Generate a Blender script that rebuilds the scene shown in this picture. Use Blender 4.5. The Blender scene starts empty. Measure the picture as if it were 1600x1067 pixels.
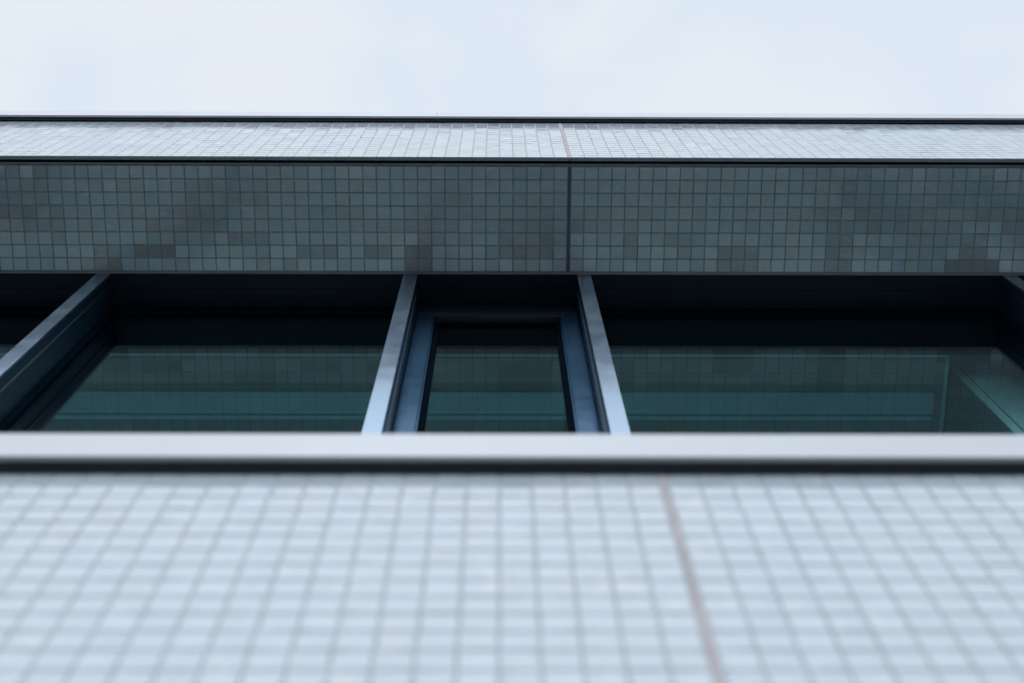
import bpy, math, random
from mathutils import Matrix, Vector
random.seed(7)
S = bpy.context.scene
P = 0.05            # one tile pitch in metres; building coordinates below are in tiles
EYE = 1.6

# ------------------------------------------------------------------ camera
def unit(v): return v.normalized()
Zc = unit(Vector((-19, 666.5, 2350)))
Xc = Vector((1, -0.0019, 0)); Xc.z = -(Zc.x + Xc.y*Zc.y)/Zc.z
Xc = unit(Xc - Xc.dot(Zc)*Zc)
Yc = Zc.cross(Xc)
if Yc.z < 0: Yc = -Yc
right = Vector((Xc.x, Yc.x, Zc.x)); up = Vector((Xc.y, Yc.y, Zc.y)); fwd = Vector((Xc.z, Yc.z, Zc.z))
cd = bpy.data.cameras.new("camera"); cam = bpy.data.objects.new("camera", cd)
S.collection.objects.link(cam)
M = Matrix((right, up, -fwd)).transposed().to_4x4(); M.translation = (0, 0, EYE)
cam.matrix_world = M
cd.sensor_width = 36; cd.lens = 2350/1600*36
cd.clip_start = 0.02; cd.clip_end = 6000
cd.dof.use_dof = True; cd.dof.focus_distance = 118*P; cd.dof.aperture_fstop = 2.5; cd.dof.aperture_blades = 0
S.camera = cam

# ------------------------------------------------------------------ sky, sun, exposure
SUN_EL, SUN_AZ = math.radians(40), math.radians(184)     # azimuth clockwise from +Y: the sun is behind the photographer
w = bpy.data.worlds.new("World"); S.world = w; w.use_nodes = True
nt = w.node_tree; nt.nodes.clear()
def N(nt, t, **k):
    n = nt.nodes.new(t)
    for a, b in k.items(): setattr(n, a, b)
    return n
out = N(nt, 'ShaderNodeOutputWorld'); bg = N(nt, 'ShaderNodeBackground'); bg.inputs[1].default_value = 0.1
sky = N(nt, 'ShaderNodeTexSky', sky_type='NISHITA', sun_disc=False, sun_elevation=SUN_EL, sun_rotation=SUN_AZ)
tc = N(nt, 'ShaderNodeTexCoord'); mp = N(nt, 'ShaderNodeMapping'); mp.inputs['Scale'].default_value = (3.2, 3.2, 1.0)
nz = N(nt, 'ShaderNodeTexNoise'); nz.inputs['Scale'].default_value = 1.6; nz.inputs['Detail'].default_value = 6; nz.inputs['Roughness'].default_value = .5
nz.inputs['Distortion'].default_value = .4
cr = N(nt, 'ShaderNodeValToRGB')
cr.color_ramp.elements[0].position = .36; cr.color_ramp.elements[0].color = (.715, .80, .905, 1)
cr.color_ramp.elements[1].position = .60; cr.color_ramp.elements[1].color = (.79, .825, .905, 1)
e = cr.color_ramp.elements.new(.5); e.color = (.78, .84, .905, 1)
sc_ = N(nt, 'ShaderNodeVectorMath', operation='SCALE'); sc_.inputs['Scale'].default_value = 10.2
mx = N(nt, 'ShaderNodeMix', data_type='RGBA'); mx.inputs['Factor'].default_value = .94
L = nt.links.new
L(tc.outputs['Generated'], mp.inputs['Vector']); L(mp.outputs[0], nz.inputs['Vector']); L(nz.outputs['Fac'], cr.inputs[0])
# thin cloud glows brighter around the hidden sun
dt = N(nt, 'ShaderNodeVectorMath', operation='DOT_PRODUCT')
dt.inputs[1].default_value = (math.sin(SUN_AZ)*math.cos(SUN_EL), math.cos(SUN_AZ)*math.cos(SUN_EL), math.sin(SUN_EL))
gr = N(nt, 'ShaderNodeMapRange', interpolation_type='SMOOTHSTEP')
for i_, v_ in zip(('From Min', 'From Max', 'To Min', 'To Max'), (.63, 1.0, 10.6, 21.0)): gr.inputs[i_].default_value = v_
nt.links.new(tc.outputs['Generated'], dt.inputs[0]); nt.links.new(dt.outputs['Value'], gr.inputs['Value']); nt.links.new(gr.outputs[0], sc_.inputs['Scale'])
L(cr.outputs[0], sc_.inputs[0]); L(sky.outputs[0], mx.inputs['A']); L(sc_.outputs[0], mx.inputs['B'])
L(mx.outputs['Result'], bg.inputs[0]); L(bg.outputs[0], out.inputs[0])
sd = bpy.data.lights.new("sun", 'SUN'); sd.energy = 1.1; sd.angle = math.radians(25); sd.color = (1, .98, .96)
so = bpy.data.objects.new("sun", sd); S.collection.objects.link(so)
sdir = Vector((math.sin(SUN_AZ)*math.cos(SUN_EL), math.cos(SUN_AZ)*math.cos(SUN_EL), math.sin(SUN_EL)))
so.rotation_euler = sdir.to_track_quat('Z', 'Y').to_euler(); so.location = (0, -5, 30)
S.view_settings.view_transform = 'Standard'; S.view_settings.look = 'None'
S.view_settings.gamma = 1; S.view_settings.exposure = 0.0

# ------------------------------------------------------------------ materials
def mat(name, col, rough=.5, metal=0., var=.08, scale=6., bump=0., bscale=40., spec=.5, rvar=.0, coat=0.):
    m = bpy.data.materials.new(name); m.use_nodes = True
    t = m.node_tree; b = t.nodes['Principled BSDF']
    b.inputs['Roughness'].default_value = rough; b.inputs['Metallic'].default_value = metal
    b.inputs['Specular IOR Level'].default_value = spec; b.inputs['Coat Weight'].default_value = coat
    g = N(t, 'ShaderNodeNewGeometry')
    n = N(t, 'ShaderNodeTexNoise'); n.inputs['Scale'].default_value = scale; n.inputs['Detail'].default_value = 6
    t.links.new(g.outputs['Position'], n.inputs['Vector'])
    r = N(t, 'ShaderNodeMapRange'); r.inputs['From Min'].default_value = .3; r.inputs['From Max'].default_value = .7
    r.inputs['To Min'].default_value = 1-var; r.inputs['To Max'].default_value = 1+var
    t.links.new(n.outputs['Fac'], r.inputs['Value'])
    s = N(t, 'ShaderNodeVectorMath', operation='SCALE'); s.inputs[0].default_value = col
    t.links.new(r.outputs[0], s.inputs['Scale']); t.links.new(s.outputs[0], b.inputs['Base Color'])
    if rvar:
        n2 = N(t, 'ShaderNodeTexNoise'); n2.inputs['Scale'].default_value = scale*2.3; n2.inputs['Detail'].default_value = 8
        t.links.new(g.outputs['Position'], n2.inputs['Vector'])
        r2 = N(t, 'ShaderNodeMapRange'); r2.inputs['From Min'].default_value = .35; r2.inputs['From Max'].default_value = .65
        r2.inputs['To Min'].default_value = rough-rvar; r2.inputs['To Max'].default_value = rough+rvar
        t.links.new(n2.outputs['Fac'], r2.inputs['Value']); t.links.new(r2.outputs[0], b.inputs['Roughness'])
    if bump:
        n3 = N(t, 'ShaderNodeTexNoise'); n3.inputs['Scale'].default_value = bscale; n3.inputs['Detail'].default_value = 4
        t.links.new(g.outputs['Position'], n3.inputs['Vector'])
        bp = N(t, 'ShaderNodeBump'); bp.inputs['Strength'].default_value = bump; bp.inputs['Distance'].default_value = .002
        t.links.new(n3.outputs['Fac'], bp.inputs['Height']); t.links.new(bp.outputs[0], b.inputs['Normal'])
    return m

def tile_mat():
    m = bpy.data.materials.new("glazed_tile"); m.use_nodes = True
    t = m.node_tree; b = t.nodes['Principled BSDF']; l = t.links.new
    b.inputs['IOR'].default_value = 1.8
    a = N(t, 'ShaderNodeAttribute', attribute_name='tone')
    g = N(t, 'ShaderNodeNewGeometry')
    n = N(t, 'ShaderNodeTexNoise'); n.inputs['Scale'].default_value = 28; n.inputs['Detail'].default_value = 7; n.inputs['Roughness'].default_value = .6
    l(g.outputs['Position'], n.inputs['Vector'])
    r = N(t, 'ShaderNodeMapRange'); r.inputs['From Min'].default_value = .3; r.inputs['From Max'].default_value = .7
    r.inputs['To Min'].default_value = .93; r.inputs['To Max'].default_value = 1.05
    l(n.outputs['Fac'], r.inputs['Value'])
    s = N(t, 'ShaderNodeVectorMath', operation='SCALE')
    l(a.outputs['Color'], s.inputs[0]); l(r.outputs[0], s.inputs['Scale'])
    # limescale wisps: thin pale drying marks
    mpn = N(t, 'ShaderNodeMapping'); mpn.inputs['Scale'].default_value = (9, 30, 9)
    l(g.outputs['Position'], mpn.inputs['Vector'])
    ws = N(t, 'ShaderNodeTexNoise'); ws.inputs['Scale'].default_value = 1.6; ws.inputs['Detail'].default_value = 9; ws.inputs['Distortion'].default_value = 1.5
    l(mpn.outputs[0], ws.inputs['Vector'])
    wr = N(t, 'ShaderNodeMapRange'); wr.inputs['From Min'].default_value = .57; wr.inputs['From Max'].default_value = .70
    wr.inputs['To Min'].default_value = 0; wr.inputs['To Max'].default_value = .35
    l(ws.outputs['Fac'], wr.inputs['Value'])
    mxn = N(t, 'ShaderNodeMix', data_type='RGBA'); mxn.inputs['B'].default_value = (.72, .74, .74, 1)
    l(wr.outputs[0], mxn.inputs['Factor']); l(s.outputs[0], mxn.inputs['A']); l(mxn.outputs['Result'], b.inputs['Base Color'])
    rr = N(t, 'ShaderNodeMapRange'); rr.inputs['From Min'].default_value = .3; rr.inputs['From Max'].default_value = .7
    rr.inputs['To Min'].default_value = .07; rr.inputs['To Max'].default_value = .16
    l(n.outputs['Fac'], rr.inputs['Value']); l(rr.outputs[0], b.inputs['Roughness'])
    n3 = N(t, 'ShaderNodeTexNoise'); n3.inputs['Scale'].default_value = 30; n3.inputs['Detail'].default_value = 2
    l(g.outputs['Position'], n3.inputs['Vector'])
    bp = N(t, 'ShaderNodeBump'); bp.inputs['Strength'].default_value = .12; bp.inputs['Distance'].default_value = .003
    l(n3.outputs['Fac'], bp.inputs['Height']); l(bp.outputs[0], b.inputs['Normal'])
    return m

def glass_mat(name, tint):
    m = bpy.data.materials.new(name); m.use_nodes = True
    t = m.node_tree; t.nodes.clear(); l = t.links.new
    o = N(t, 'ShaderNodeOutputMaterial'); mi = N(t, 'ShaderNodeMixShader')
    tr = N(t, 'ShaderNodeBsdfTransparent'); tr.inputs[0].default_value = (*tint, 1)
    gl = N(t, 'ShaderNodeBsdfGlossy'); gl.inputs['Roughness'].default_value = 0.0; gl.inputs[0].default_value = (.93, .98, 1, 1)
    fr = N(t, 'ShaderNodeFresnel'); fr.inputs['IOR'].default_value = 1.5
    g = N(t, 'ShaderNodeNewGeometry')
    n = N(t, 'ShaderNodeTexNoise'); n.inputs['Scale'].default_value = 1.3; n.inputs['Detail'].default_value = 0
    l(g.outputs['Position'], n.inputs['Vector'])
    bp = N(t, 'ShaderNodeBump'); bp.inputs['Strength'].default_value = .25; bp.inputs['Distance'].default_value = .004
    l(n.outputs['Fac'], bp.inputs['Height']); l(bp.outputs[0], gl.inputs['Normal'])
    bi = N(t, 'ShaderNodeMapRange')      # the rear face of the pane is left from inside the glass: same index both ways
    bi.inputs['To Min'].default_value = 1.8; bi.inputs['To Max'].default_value = 1/1.8
    l(g.outputs['Backfacing'], bi.inputs['Value']); l(bi.outputs[0], fr.inputs['IOR'])
    l(fr.outputs[0], mi.inputs[0]); l(tr.outputs[0], mi.inputs[1]); l(gl.outputs[0], mi.inputs[2]); l(mi.outputs[0], o.inputs[0])
    return m

TILE = tile_mat()
GROUT = mat("grout", (.29, .345, .39), .5, var=.2, scale=20)
SEAL = mat("sealant", (.45, .43, .465), .75, var=.15, scale=8)
COPING = mat("coping_metal", (.53, .57, .625), .35, .1, var=.035, scale=3, rvar=.05, bump=.1, bscale=3)
TRIM = mat("trim_metal", (.36, .38, .41), .45, .2, var=.08, scale=5)
DARK = mat("dark_metal", (.008, .021, .036), .5, .0, var=.15, scale=8, spec=.2)
FRAME_SHADED = mat("shaded_frame_metal", (.007, .018, .036), .45, .2, var=.15, scale=8)  # same metal as the frame, shade at the head painted into the colour
DARKF = mat("dark_window_metal", (.003, .009, .018), .6, .0, var=.15, scale=8, spec=0)
FIN = mat("blue_grey_metal", (.29, .41, .54), .22, .9, var=.04, scale=5, rvar=.025)
FINB = mat("mullion_metal", (.014, .045, .085), .33, .5, var=.1, scale=6)
FRAME = mat("window_frame_metal", (.045, .15, .285), .22, .75, var=.05, scale=6, rvar=.02)
GASKET = mat("gasket_rubber", (.004, .008, .014), .8, spec=0)
GLASS = glass_mat("window_glass", (.71, .905, .91))
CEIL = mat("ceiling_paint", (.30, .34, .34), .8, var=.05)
PANEL = mat("ceiling_panel_paint", (.50, .78, .88), .6, var=.05)
WHITE = mat("white_paint", (.87, .88, .86), .6, var=.04)
FLOOR = mat("interior_floor", (.70, .72, .71), .6)
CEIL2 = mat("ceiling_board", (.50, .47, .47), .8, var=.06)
PART_SHADE = mat("partition_side_shade", (.17, .21, .22), .7)  # darker than the partition itself: the side's shade put into the colour
PAVE = mat("pavement_concrete", (.024, .026, .027), .9, spec=.2, var=.2, scale=2.5, bump=.3, bscale=30)
ROOFM = mat("roof_membrane", (.25, .26, .27), .9)

# ------------------------------------------------------------------ mesh helpers (tile units: X right, D into the building, H above the eye)
def w3(p): return (p[0]*P, p[1]*P, EYE + p[2]*P)
def link(name, verts, faces, mats, parent=None, label=None, bevel=0., mi=None, tones=None):
    me = bpy.data.meshes.new(name); me.from_pydata([w3(v) for v in verts], [], faces)
    for m in (mats if isinstance(mats, (list, tuple)) else [mats]): me.materials.append(m)
    if mi: me.polygons.foreach_set('material_index', mi)
    if tones:
        a = me.attributes.new('tone', 'FLOAT_COLOR', 'FACE'); a.data.foreach_set('color', [c for t in tones for c in t])
    me.update()
    o = bpy.data.objects.new(name, me); S.collection.objects.link(o)
    if parent: o.parent = parent
    if label: o['label'] = label
    if bevel:
        b = o.modifiers.new('bevel', 'BEVEL'); b.width = bevel*P; b.segments = 2; b.limit_method = 'ANGLE'
    return o
class MB:
    def __init__(s): s.v = []; s.f = []; s.m = []
    def box(s, x0, x1, d0, d1, h0, h1, m=0):
        k = len(s.v)
        s.v += [(x0,d0,h0),(x1,d0,h0),(x1,d1,h0),(x0,d1,h0),(x0,d0,h1),(x1,d0,h1),(x1,d1,h1),(x0,d1,h1)]
        s.f += [(k+3,k+2,k+1,k),(k+4,k+5,k+6,k+7),(k,k+1,k+5,k+4),(k+1,k+2,k+6,k+5),(k+2,k+3,k+7,k+6),(k+3,k,k+4,k+7)]
        s.m += [m]*6; return s
    def prism(s, prof, x0, x1, m=0):      # prof: (D, H) loop, extruded along X
        k = len(s.v); n = len(prof)
        s.v += [(x0, d, h) for d, h in prof] + [(x1, d, h) for d, h in prof]
        s.f += [tuple(range(k+n-1, k-1, -1)), tuple(range(k+n, k+2*n))]
        s.f += [(k+i, k+(i+1) % n, k+n+(i+1) % n, k+n+i) for i in range(n)]
        s.m += [m]*(n+2); return s
    def disc(s, x, d, h, r, t, m=0, n=10):   # short vertical cylinder hanging from h down to h-t
        k = len(s.v)
        for hh in (h, h-t): s.v += [(x+r*math.cos(2*math.pi*i/n), d+r*math.sin(2*math.pi*i/n), hh) for i in range(n)]
        s.f += [tuple(range(k, k+n)), tuple(range(k+2*n-1, k+n-1, -1))] + [(k+i, k+n+i, k+n+(i+1) % n, k+(i+1) % n) for i in range(n)]
        s.m += [m]*(n+2); return s
    def make(s, name, mats, parent=None, label=None, bevel=0.):
        o = link(name, s.v, s.f, mats, parent, label, bevel, s.m)
        o.data.validate(); return o

JX, JW = 5.13, .115            # expansion joint centre and half width
XL, XR = -87, 97
GAP = .034                      # half a grout joint
def columns():
    c = []; x = JX-JW
    while x-1 > XL: c.append((x-1, x)); x -= 1
    x = JX+JW
    while x+1 < XR: c.append((x, x+1)); x += 1
    return c
BASE = Vector((.50, .59, .665))
def tone(i, j, patch):
    if not patch:                       # washed walls: even pale glaze
        t = BASE*random.gauss(1, .016); r = random.random()
        if r < .10: t = Vector((t.x*1.0, t.y*.975, t.z*.965))
        elif r < .2: t = Vector((t.x*.975, t.y*.995, t.z*1.01))
        return (t.x, t.y, t.z, 1)
    t = BASE*random.gauss(.93, .035)    # soffit tiles: never rained on, so more uneven
    t = Vector((t.x*1.06, t.y, t.z*.96))
    r = random.random()
    if r < .2: t = Vector((t.x*.90, t.y*.97, t.z*1.02))
    elif r < .38: t = Vector((t.x*1.02, t.y*.97, t.z*.92))
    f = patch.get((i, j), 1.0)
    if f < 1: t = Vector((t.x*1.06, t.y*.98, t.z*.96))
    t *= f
    return (t.x, t.y, t.z, 1)
def tiled(name, parent, label, rows, place, tilt=.0028, patch=None):
    """rows: list of (a0, a1); place(x, a, depth) -> tile-space point, depth > 0 out of the surface."""
    patch = patch or {}
    V, F, T, MI = [], [], [], []
    g = (.29, .345, .39, 1)
    for j, (a0, a1) in enumerate(rows):
        jx = random.uniform(-.012, .012)
        for i, (x0, x1) in enumerate(columns()):
            q = [x0+GAP+jx+random.uniform(-.006, .006), x1-GAP+jx+random.uniform(-.006, .006), a0+GAP+random.uniform(-.006, .006), a1-GAP+random.uniform(-.006, .006)]
            k = len(V); b = .018; th = .026+random.uniform(-.002, .002)
            tx, ta = random.gauss(0, tilt), random.gauss(0, tilt)
            V += [place(q[0], q[2], 0), place(q[1], q[2], 0), place(q[1], q[3], 0), place(q[0], q[3], 0)]
            V += [place(q[0]+b, q[2]+b, th-tx-ta), place(q[1]-b, q[2]+b, th+tx-ta), place(q[1]-b, q[3]-b, th+tx+ta), place(q[0]+b, q[3]-b, th-tx+ta)]
            F += [(k+4, k+5, k+6, k+7), (k, k+1, k+5, k+4), (k+1, k+2, k+6, k+5), (k+2, k+3, k+7, k+6), (k+3, k, k+4, k+7)]
            c = tone(i, j, patch); T += [c]*5; MI += [0]*5
    a0, a1 = rows[0][0], rows[-1][1]
    cs = columns(); lo = min(c[0] for c in cs); hi = max(c[1] for c in cs)
    for x0, x1 in ((lo, JX-JW), (JX+JW, hi)):
        k = len(V); V += [place(x0, a0, .008), place(x1, a0, .008), place(x1, a1, .008), place(x0, a1, .008)]; F.append((k, k+1, k+2, k+3)); T.append(g); MI.append(1)
    return link(name, V, F, [TILE, GROUT], parent, label, 0, MI, T)

# ------------------------------------------------------------------ ground and street
def sheet(name, x0, x1, y0, y1, z, m):
    me = bpy.data.meshes.new(name); me.from_pydata([(x0,y0,z),(x1,y0,z),(x1,y1,z),(x0,y1,z)], [], [(0,1,2,3)]); me.materials.append(m)
    o = bpy.data.objects.new(name, me); S.collection.objects.link(o); o['kind'] = 'structure'; return o
sheet("ground", -900, 900, -900, 900, -.004, PAVE)
sheet("pavement", -60, 60, -4, 30, 0, PAVE)

# ------------------------------------------------------------------ the building
B = bpy.data.objects.new("tiled_building", None); S.collection.objects.link(B); B.location = (0, 17*P, 0)
B['label'] = "building clad in small pale square tiles with blue grey framed windows under a tiled soffit"
B['category'] = "building"
bpy.context.view_layer.update()
DW = 17.0            # face of the tiled walls
D_FIN, D_GL = 25.72, 28.5

def own(o):          # keep world position while parented to the Empty
    o.matrix_parent_inverse = B.matrix_world.inverted(); return o

def spandrel(hb, ht, name, lab, ftop, trim_breaks, coping_breaks):
    n = 19; rows = [(hb+(ht-hb)*k/n, hb+(ht-hb)*(k+1)/n) for k in range(n)]
    wall = own(tiled(name, B, lab, rows, lambda x, a, t: (x, DW-t+.05, a)))
    back = MB().box(XL, XR, DW+.06, DW+3, hb+.3, ht+1.5).make("wall_core", GROUT, wall)
    MB().box(JX-JW+.01, JX+JW-.01, DW+.02, DW+.055, hb+.0, ht+.3).make("sealant_joint", SEAL, wall, "pinkish grey sealant line running up between the tiles")
    # coping: folded metal cap in lengths
    xs = [XL]+coping_breaks+[XR]
    for a, b in zip(xs, xs[1:]):
        hu = ht+.02
        prof = [(16.63, hu+.02), (16.50, hu+.12), (16.50, ftop), (16.56, ftop+.08), (22.0, ftop+.5), (22.0, ftop+.3), (16.68, ftop-.15), (16.68, hu+.30), (16.66, hu+.03)]
        own(MB().prism(prof, a+.012, b-.012).make("coping", COPING, B, None, .0))
    for a in coping_breaks: own(MB().box(a-.3, a+.3, 16.56, 16.62, ht+.35, ftop-.05).make("joint_sleeve", TRIM, B))
    xs = [XL, -41.3, 32.43, XR]
    for a, b in zip(xs, xs[1:]):
        own(MB().box(a+.025, b-.025, 16.78, 16.93, ht-.0, ht+.2).make("drip_flashing", DARK2, B))
    own(MB().box(XL, XR, 16.95, 17.06, ht+.3, ht+1.2).make("coping_backing", GASKET, B))
    # lower edge trim and soffit
    xs = [XL, -17.72, JX, 24.76, 60, XR]
    for a, b in zip(xs, xs[1:]):
        own(MB().box(a+(.10 if a == JX else .025), b-(.10 if b == JX else .025), 16.985, 17.26, hb-.06, hb-.035).box(a+.03, b-.03, 17.0, 17.26, hb-.03, hb+.1).make("edge_trim", TRIM, B))
    own(MB().box(XL, XR, 17.27, 17.47, hb+.05, hb+.3).make("shadow_gap", GASKET, B))
    own(MB().box(XL, JX-JW, 17.475, 17.55, hb-.03, hb+.2).box(JX+JW, XR, 17.475, 17.55, hb-.03, hb+.2).make("drip_edge", TRIM, B))
    m = 8; d0, d1 = 17.67, 25.56
    rows = [(d0+(d1-d0)*k/m, d0+(d1-d0)*(k+1)/m) for k in range(m)]
    patch = {}
    nc = len(columns())
    row_light = {3: (.98, .03), 4: (1.02, .04), 5: (1.16, .06), 6: (1.26, .09), 7: (1.34, .12)}   # stronger light towards the windows, painted into the row tones
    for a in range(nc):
        for b_, (mu, sg) in row_light.items(): patch[(a, b_)] = max(.9, random.gauss(mu, sg))
    nl = sum(1 for c in columns() if c[1] < JX)                 # columns left of the joint come first, counted away from it
    # replaced batches of duller tiles and paler ones: (side, first column, last column, first row, last row, tone)
    for sd_, c0, c1, r0, r1, f in (('l', 1, 4, 4, 6, .80), ('l', 10, 11, 6, 7, .80), ('l', 29, 31, 6, 6, .82), ('l', 22, 24, 5, 5, .84), ('l', 17, 19, 6, 6, .88),
                                   ('l', 13, 14, 6, 6, .86), ('l', 38, 39, 4, 4, .86), ('l', 33, 34, 6, 7, .9), ('r', 0, 2, 3, 4, .86), ('r', 19, 20, 4, 7, .80),
                                   ('r', 11, 13, 6, 7, .86), ('r', 7, 8, 5, 5, .9), ('r', 28, 31, 7, 7, .84), ('r', 29, 30, 5, 6, .88), ('r', 4, 4, 5, 6, .88),
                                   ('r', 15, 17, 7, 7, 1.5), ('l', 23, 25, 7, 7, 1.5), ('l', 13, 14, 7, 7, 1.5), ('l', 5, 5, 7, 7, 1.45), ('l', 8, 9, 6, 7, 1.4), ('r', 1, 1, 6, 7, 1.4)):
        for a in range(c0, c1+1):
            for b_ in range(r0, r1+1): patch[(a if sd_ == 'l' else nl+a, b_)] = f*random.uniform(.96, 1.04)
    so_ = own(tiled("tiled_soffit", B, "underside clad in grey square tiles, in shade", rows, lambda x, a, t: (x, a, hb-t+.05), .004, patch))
    MB().box(JX-JW+.01, JX+JW-.01, d0, d1, hb+.05, hb+.10).make("sealant_joint", SEAL_SHADED, so_)
    MB().box(XL, XR, DW+3, D_GL+1.2, hb+.12, hb+1.5).box(XL, XR, 17.56, DW+3, hb+.12, hb+.6).make("soffit_core", GROUT, so_)
    own(MB().box(XL, XR, d1+.03, d1+.10, hb-.01, hb+.1).make("soffit_edge_trim", TRIM, B))
    own(MB().box(XL, XR, d1+.10, d1+.17, hb-.07, hb+.1).make("soffit_edge_trim", TRIM, B))

SEAL_SHADED = mat("shaded_sealant", (.16, .18, .20), .7)  # the wall sealant again, with the soffit's shade painted into its colour
DARK2 = mat("dark_trim_metal", (.065, .085, .105), .5, .1)

def bay_row(h0, h1, fins, detail=True):
    # dark metal head above the windows, stepped like the channel it is
    own(MB().box(XL, XR, 25.74, 26.9, h1-.0, h1+.11).box(XL, XR, 26.9, 27.6, h1-.10, h1+.10).box(XL, XR, 27.6, D_GL+.6, h1-.04, h1+.10).make("window_head", DARK, B))
    for x0, x1 in fins:
        m = MB().box(x0+.01, x1-.01, D_FIN+.22, 26.55, h0, h1+.02)
        m.box(x0-.10, x1+.10, 26.55, 26.75, h0, h1-.01).box(x0-.02, x1+.02, 26.75, D_GL-.1, h0, h1-.01)
        fo = own(m.make("window_mullion", FINB, B, None, .03))
        MB().box(x0, x1, D_FIN, D_FIN+.2, h0, h1+.01).make("cover_cap", FIN, fo, "pale blue grey metal cap on the front of the mullion", .02)
        MB().box(x0-.08, x1+.08, 28.78, 31.3, h0, h1-.0).make("inner_mullion", DARKF, fo)
    for (a0, a1), (b0, b1) in zip(fins, fins[1:]):
        x0, x1 = a1+.02, b0-.02
        narrow = (x1-x0) < 16
        g = MB()
        root = None
        if narrow:
            f = MB()
            fw = 1.3; dF = 27.85
            f.box(x0+.12, x0+fw, dF, 28.75, h0, h1-2.9).box(x1-fw, x1-.12, dF, 28.75, h0, h1-2.9)
            f.box(x0+fw, x1-fw, dF, 28.75, h0, h0+1.2)
            f.box(x0, x0+.12, 28.1, 28.7, h0, h1-2.9).box(x1-.12, x1, 28.1, 28.7, h0, h1-2.9)
            root = own(f.make("window", FRAME, B, "narrow opening window in a broad blue grey frame", .03))
            MB().box(x0+fw, x1-fw, dF+.01, 28.75, h1-4.2, h1-2.9).box(x0+.02, x1-.02, 28.0, 28.75, h1-2.88, h1-.05).make('frame_head', FRAME_SHADED, root, None, .03)
            gk = MB()
            for s, xx in ((1, x0+fw), (-1, x1-fw)):
                lo, hi = sorted((xx, xx+s*.10)); gk.box(lo, hi, 28.05, 28.7, h0+1.2, h1-4.2, 1)
                lo, hi = sorted((xx+s*.10, xx+s*.45)); gk.box(lo, hi, 28.35, 28.7, h0+1.2, h1-4.2, 0)
            gk.box(x0+fw+.45, x1-fw-.45, 28.30, 28.7, h1-4.55, h1-4.2, 0)
            gk.make("sash_bead", [GASKET, FRAME], root)
            MB().box(x0+fw+.45, x1-fw-.45, D_GL, D_GL+.16, h0+1.2, h1-4.55).make("glass_pane", GLASS, root)
        else:
            f = MB()
            f.box(x0, x0+.5, 28.3, 28.75, h0, h1-.05).box(x1-.5, x1, 28.3, 28.75, h0, h1-.05).box(x0+.5, x1-.5, 28.3, 28.75, h1-1.7, h1-.05).box(x0+.5, x1-.5, 28.3, 28.75, h0, h0+.8)
            root = own(f.make("window", DARKF, B, "wide fixed window pane in a dark frame", .02))
            MB().box(x0+.5, x1-.5, D_GL, D_GL+.16, h0+.8, h1-1.7).make("glass_pane", GLASS, root)
        if detail:
            pass

H_LT, H_UB, H_UT = 44.72, 109.09, 127.95
H_LB = H_LT-(H_UT-H_UB)
spandrel(H_UB, H_UT, "tiled_wall", "upper pale tiled parapet wall below the roof coping", 130.75, None, [-61, -5.35, 56])
spandrel(H_LB, H_LT, "tiled_wall", "lower pale tiled wall close to the camera and out of focus", 46.98, None, [-49, 43])
FINS = [(-74.5, -73.45), (-63.2, -62.15), (-51.8, -50.75), (-29.87, -28.82), (-7.10, -6.06), (5.79, 6.82), (37.55, 38.60), (50.4, 51.45), (73.2, 74.25), (86, 87)]
bay_row(47.6, H_UB, FINS)
bay_row(-31.9, H_LB, FINS, False)
# window ledge behind the lower coping, roof deck behind the upper one
own(MB().prism([(21.9, 47.3), (D_GL+.7, 47.6), (D_GL+.7, 46.8), (21.9, 46.8)], XL, XR).make("window_ledge", COPING, B))
own(MB().box(XL, XR, 21.9, 140, H_UT-6, H_UT-5).box(XL, XR, 20, 22, H_UT-6, 131.0).make("roof", ROOFM, B))
# end walls and rear, closing the block
own(MB().box(XL-1, XL-.01, 17.2, 140, -32, H_UT).box(XR+.01, XR+1, 17.2, 140, -32, H_UT).box(XL, XR, 139, 140, -32, H_UT).make("end_wall", TRIM, B))

# ------------------------------------------------------------------ the room behind the upper windows
HC = H_UB+.12
own(MB().box(XL, XR, D_GL+.7, 139, 46.6, 47.2).make("interior_floor", FLOOR, B))
own(MB().box(XL, XR, D_GL+.7, 138.9, 25.5, 26.5).make("interior_floor", FLOOR, B))
own(MB().box(XL, XR, 118, 119, 47.2, HC).make("interior_wall", WHITE, B))
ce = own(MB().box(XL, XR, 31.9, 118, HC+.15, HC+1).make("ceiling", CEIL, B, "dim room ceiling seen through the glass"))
own(MB().box(XL, XR, 28.77, 31.9, HC-.07, HC+.6).make("blind_box", DARK, B))
XE = 34.0
MB().box(XL, XE-.1, 31.95, 32.10, HC-.12, HC+.14).make("ceiling_trim", WHITE, ce)
MB().box(XE-.1, XE+.15, 31.95, 38.6, HC-.10, HC+.14).make("ceiling_trim", PANEL, ce)
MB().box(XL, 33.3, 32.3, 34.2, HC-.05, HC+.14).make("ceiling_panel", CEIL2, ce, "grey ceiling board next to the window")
MB().box(XL, 33.2, 34.9, 36.6, HC-.3, HC+.14).make("ceiling_panel", PANEL, ce, "pale blue green ceiling panel fixed with pairs of screws", )
MB().box(XL, 33.2, 36.85, 37.15, HC-.1, HC+.14).make("ceiling_trim", PANEL, ce)
for k in range(-7, 7):
    x = -1.65+9.98*k
    if x > 33: continue
    for d in (35.36, 36.2):
        MB().disc(x, d, HC-.28, .085, .05).make("screw", TRIM, ce)
col = own(MB().box(34.35, 42, 33.0, 60, 47.2, HC+.1).make("room_partition", WHITE, B, "pale partition end lit by daylight from the window"))
MB().box(34.28, 34.34, 33.05, 60, 47.2, HC+.1).make("partition_shade_face", PART_SHADE, col)  # sheet added over the side face to carry its shade
MB().box(35.0, 35.06, 32.97, 33.0, 47.2, HC-.1).make("panel_joint", GASKET, col)
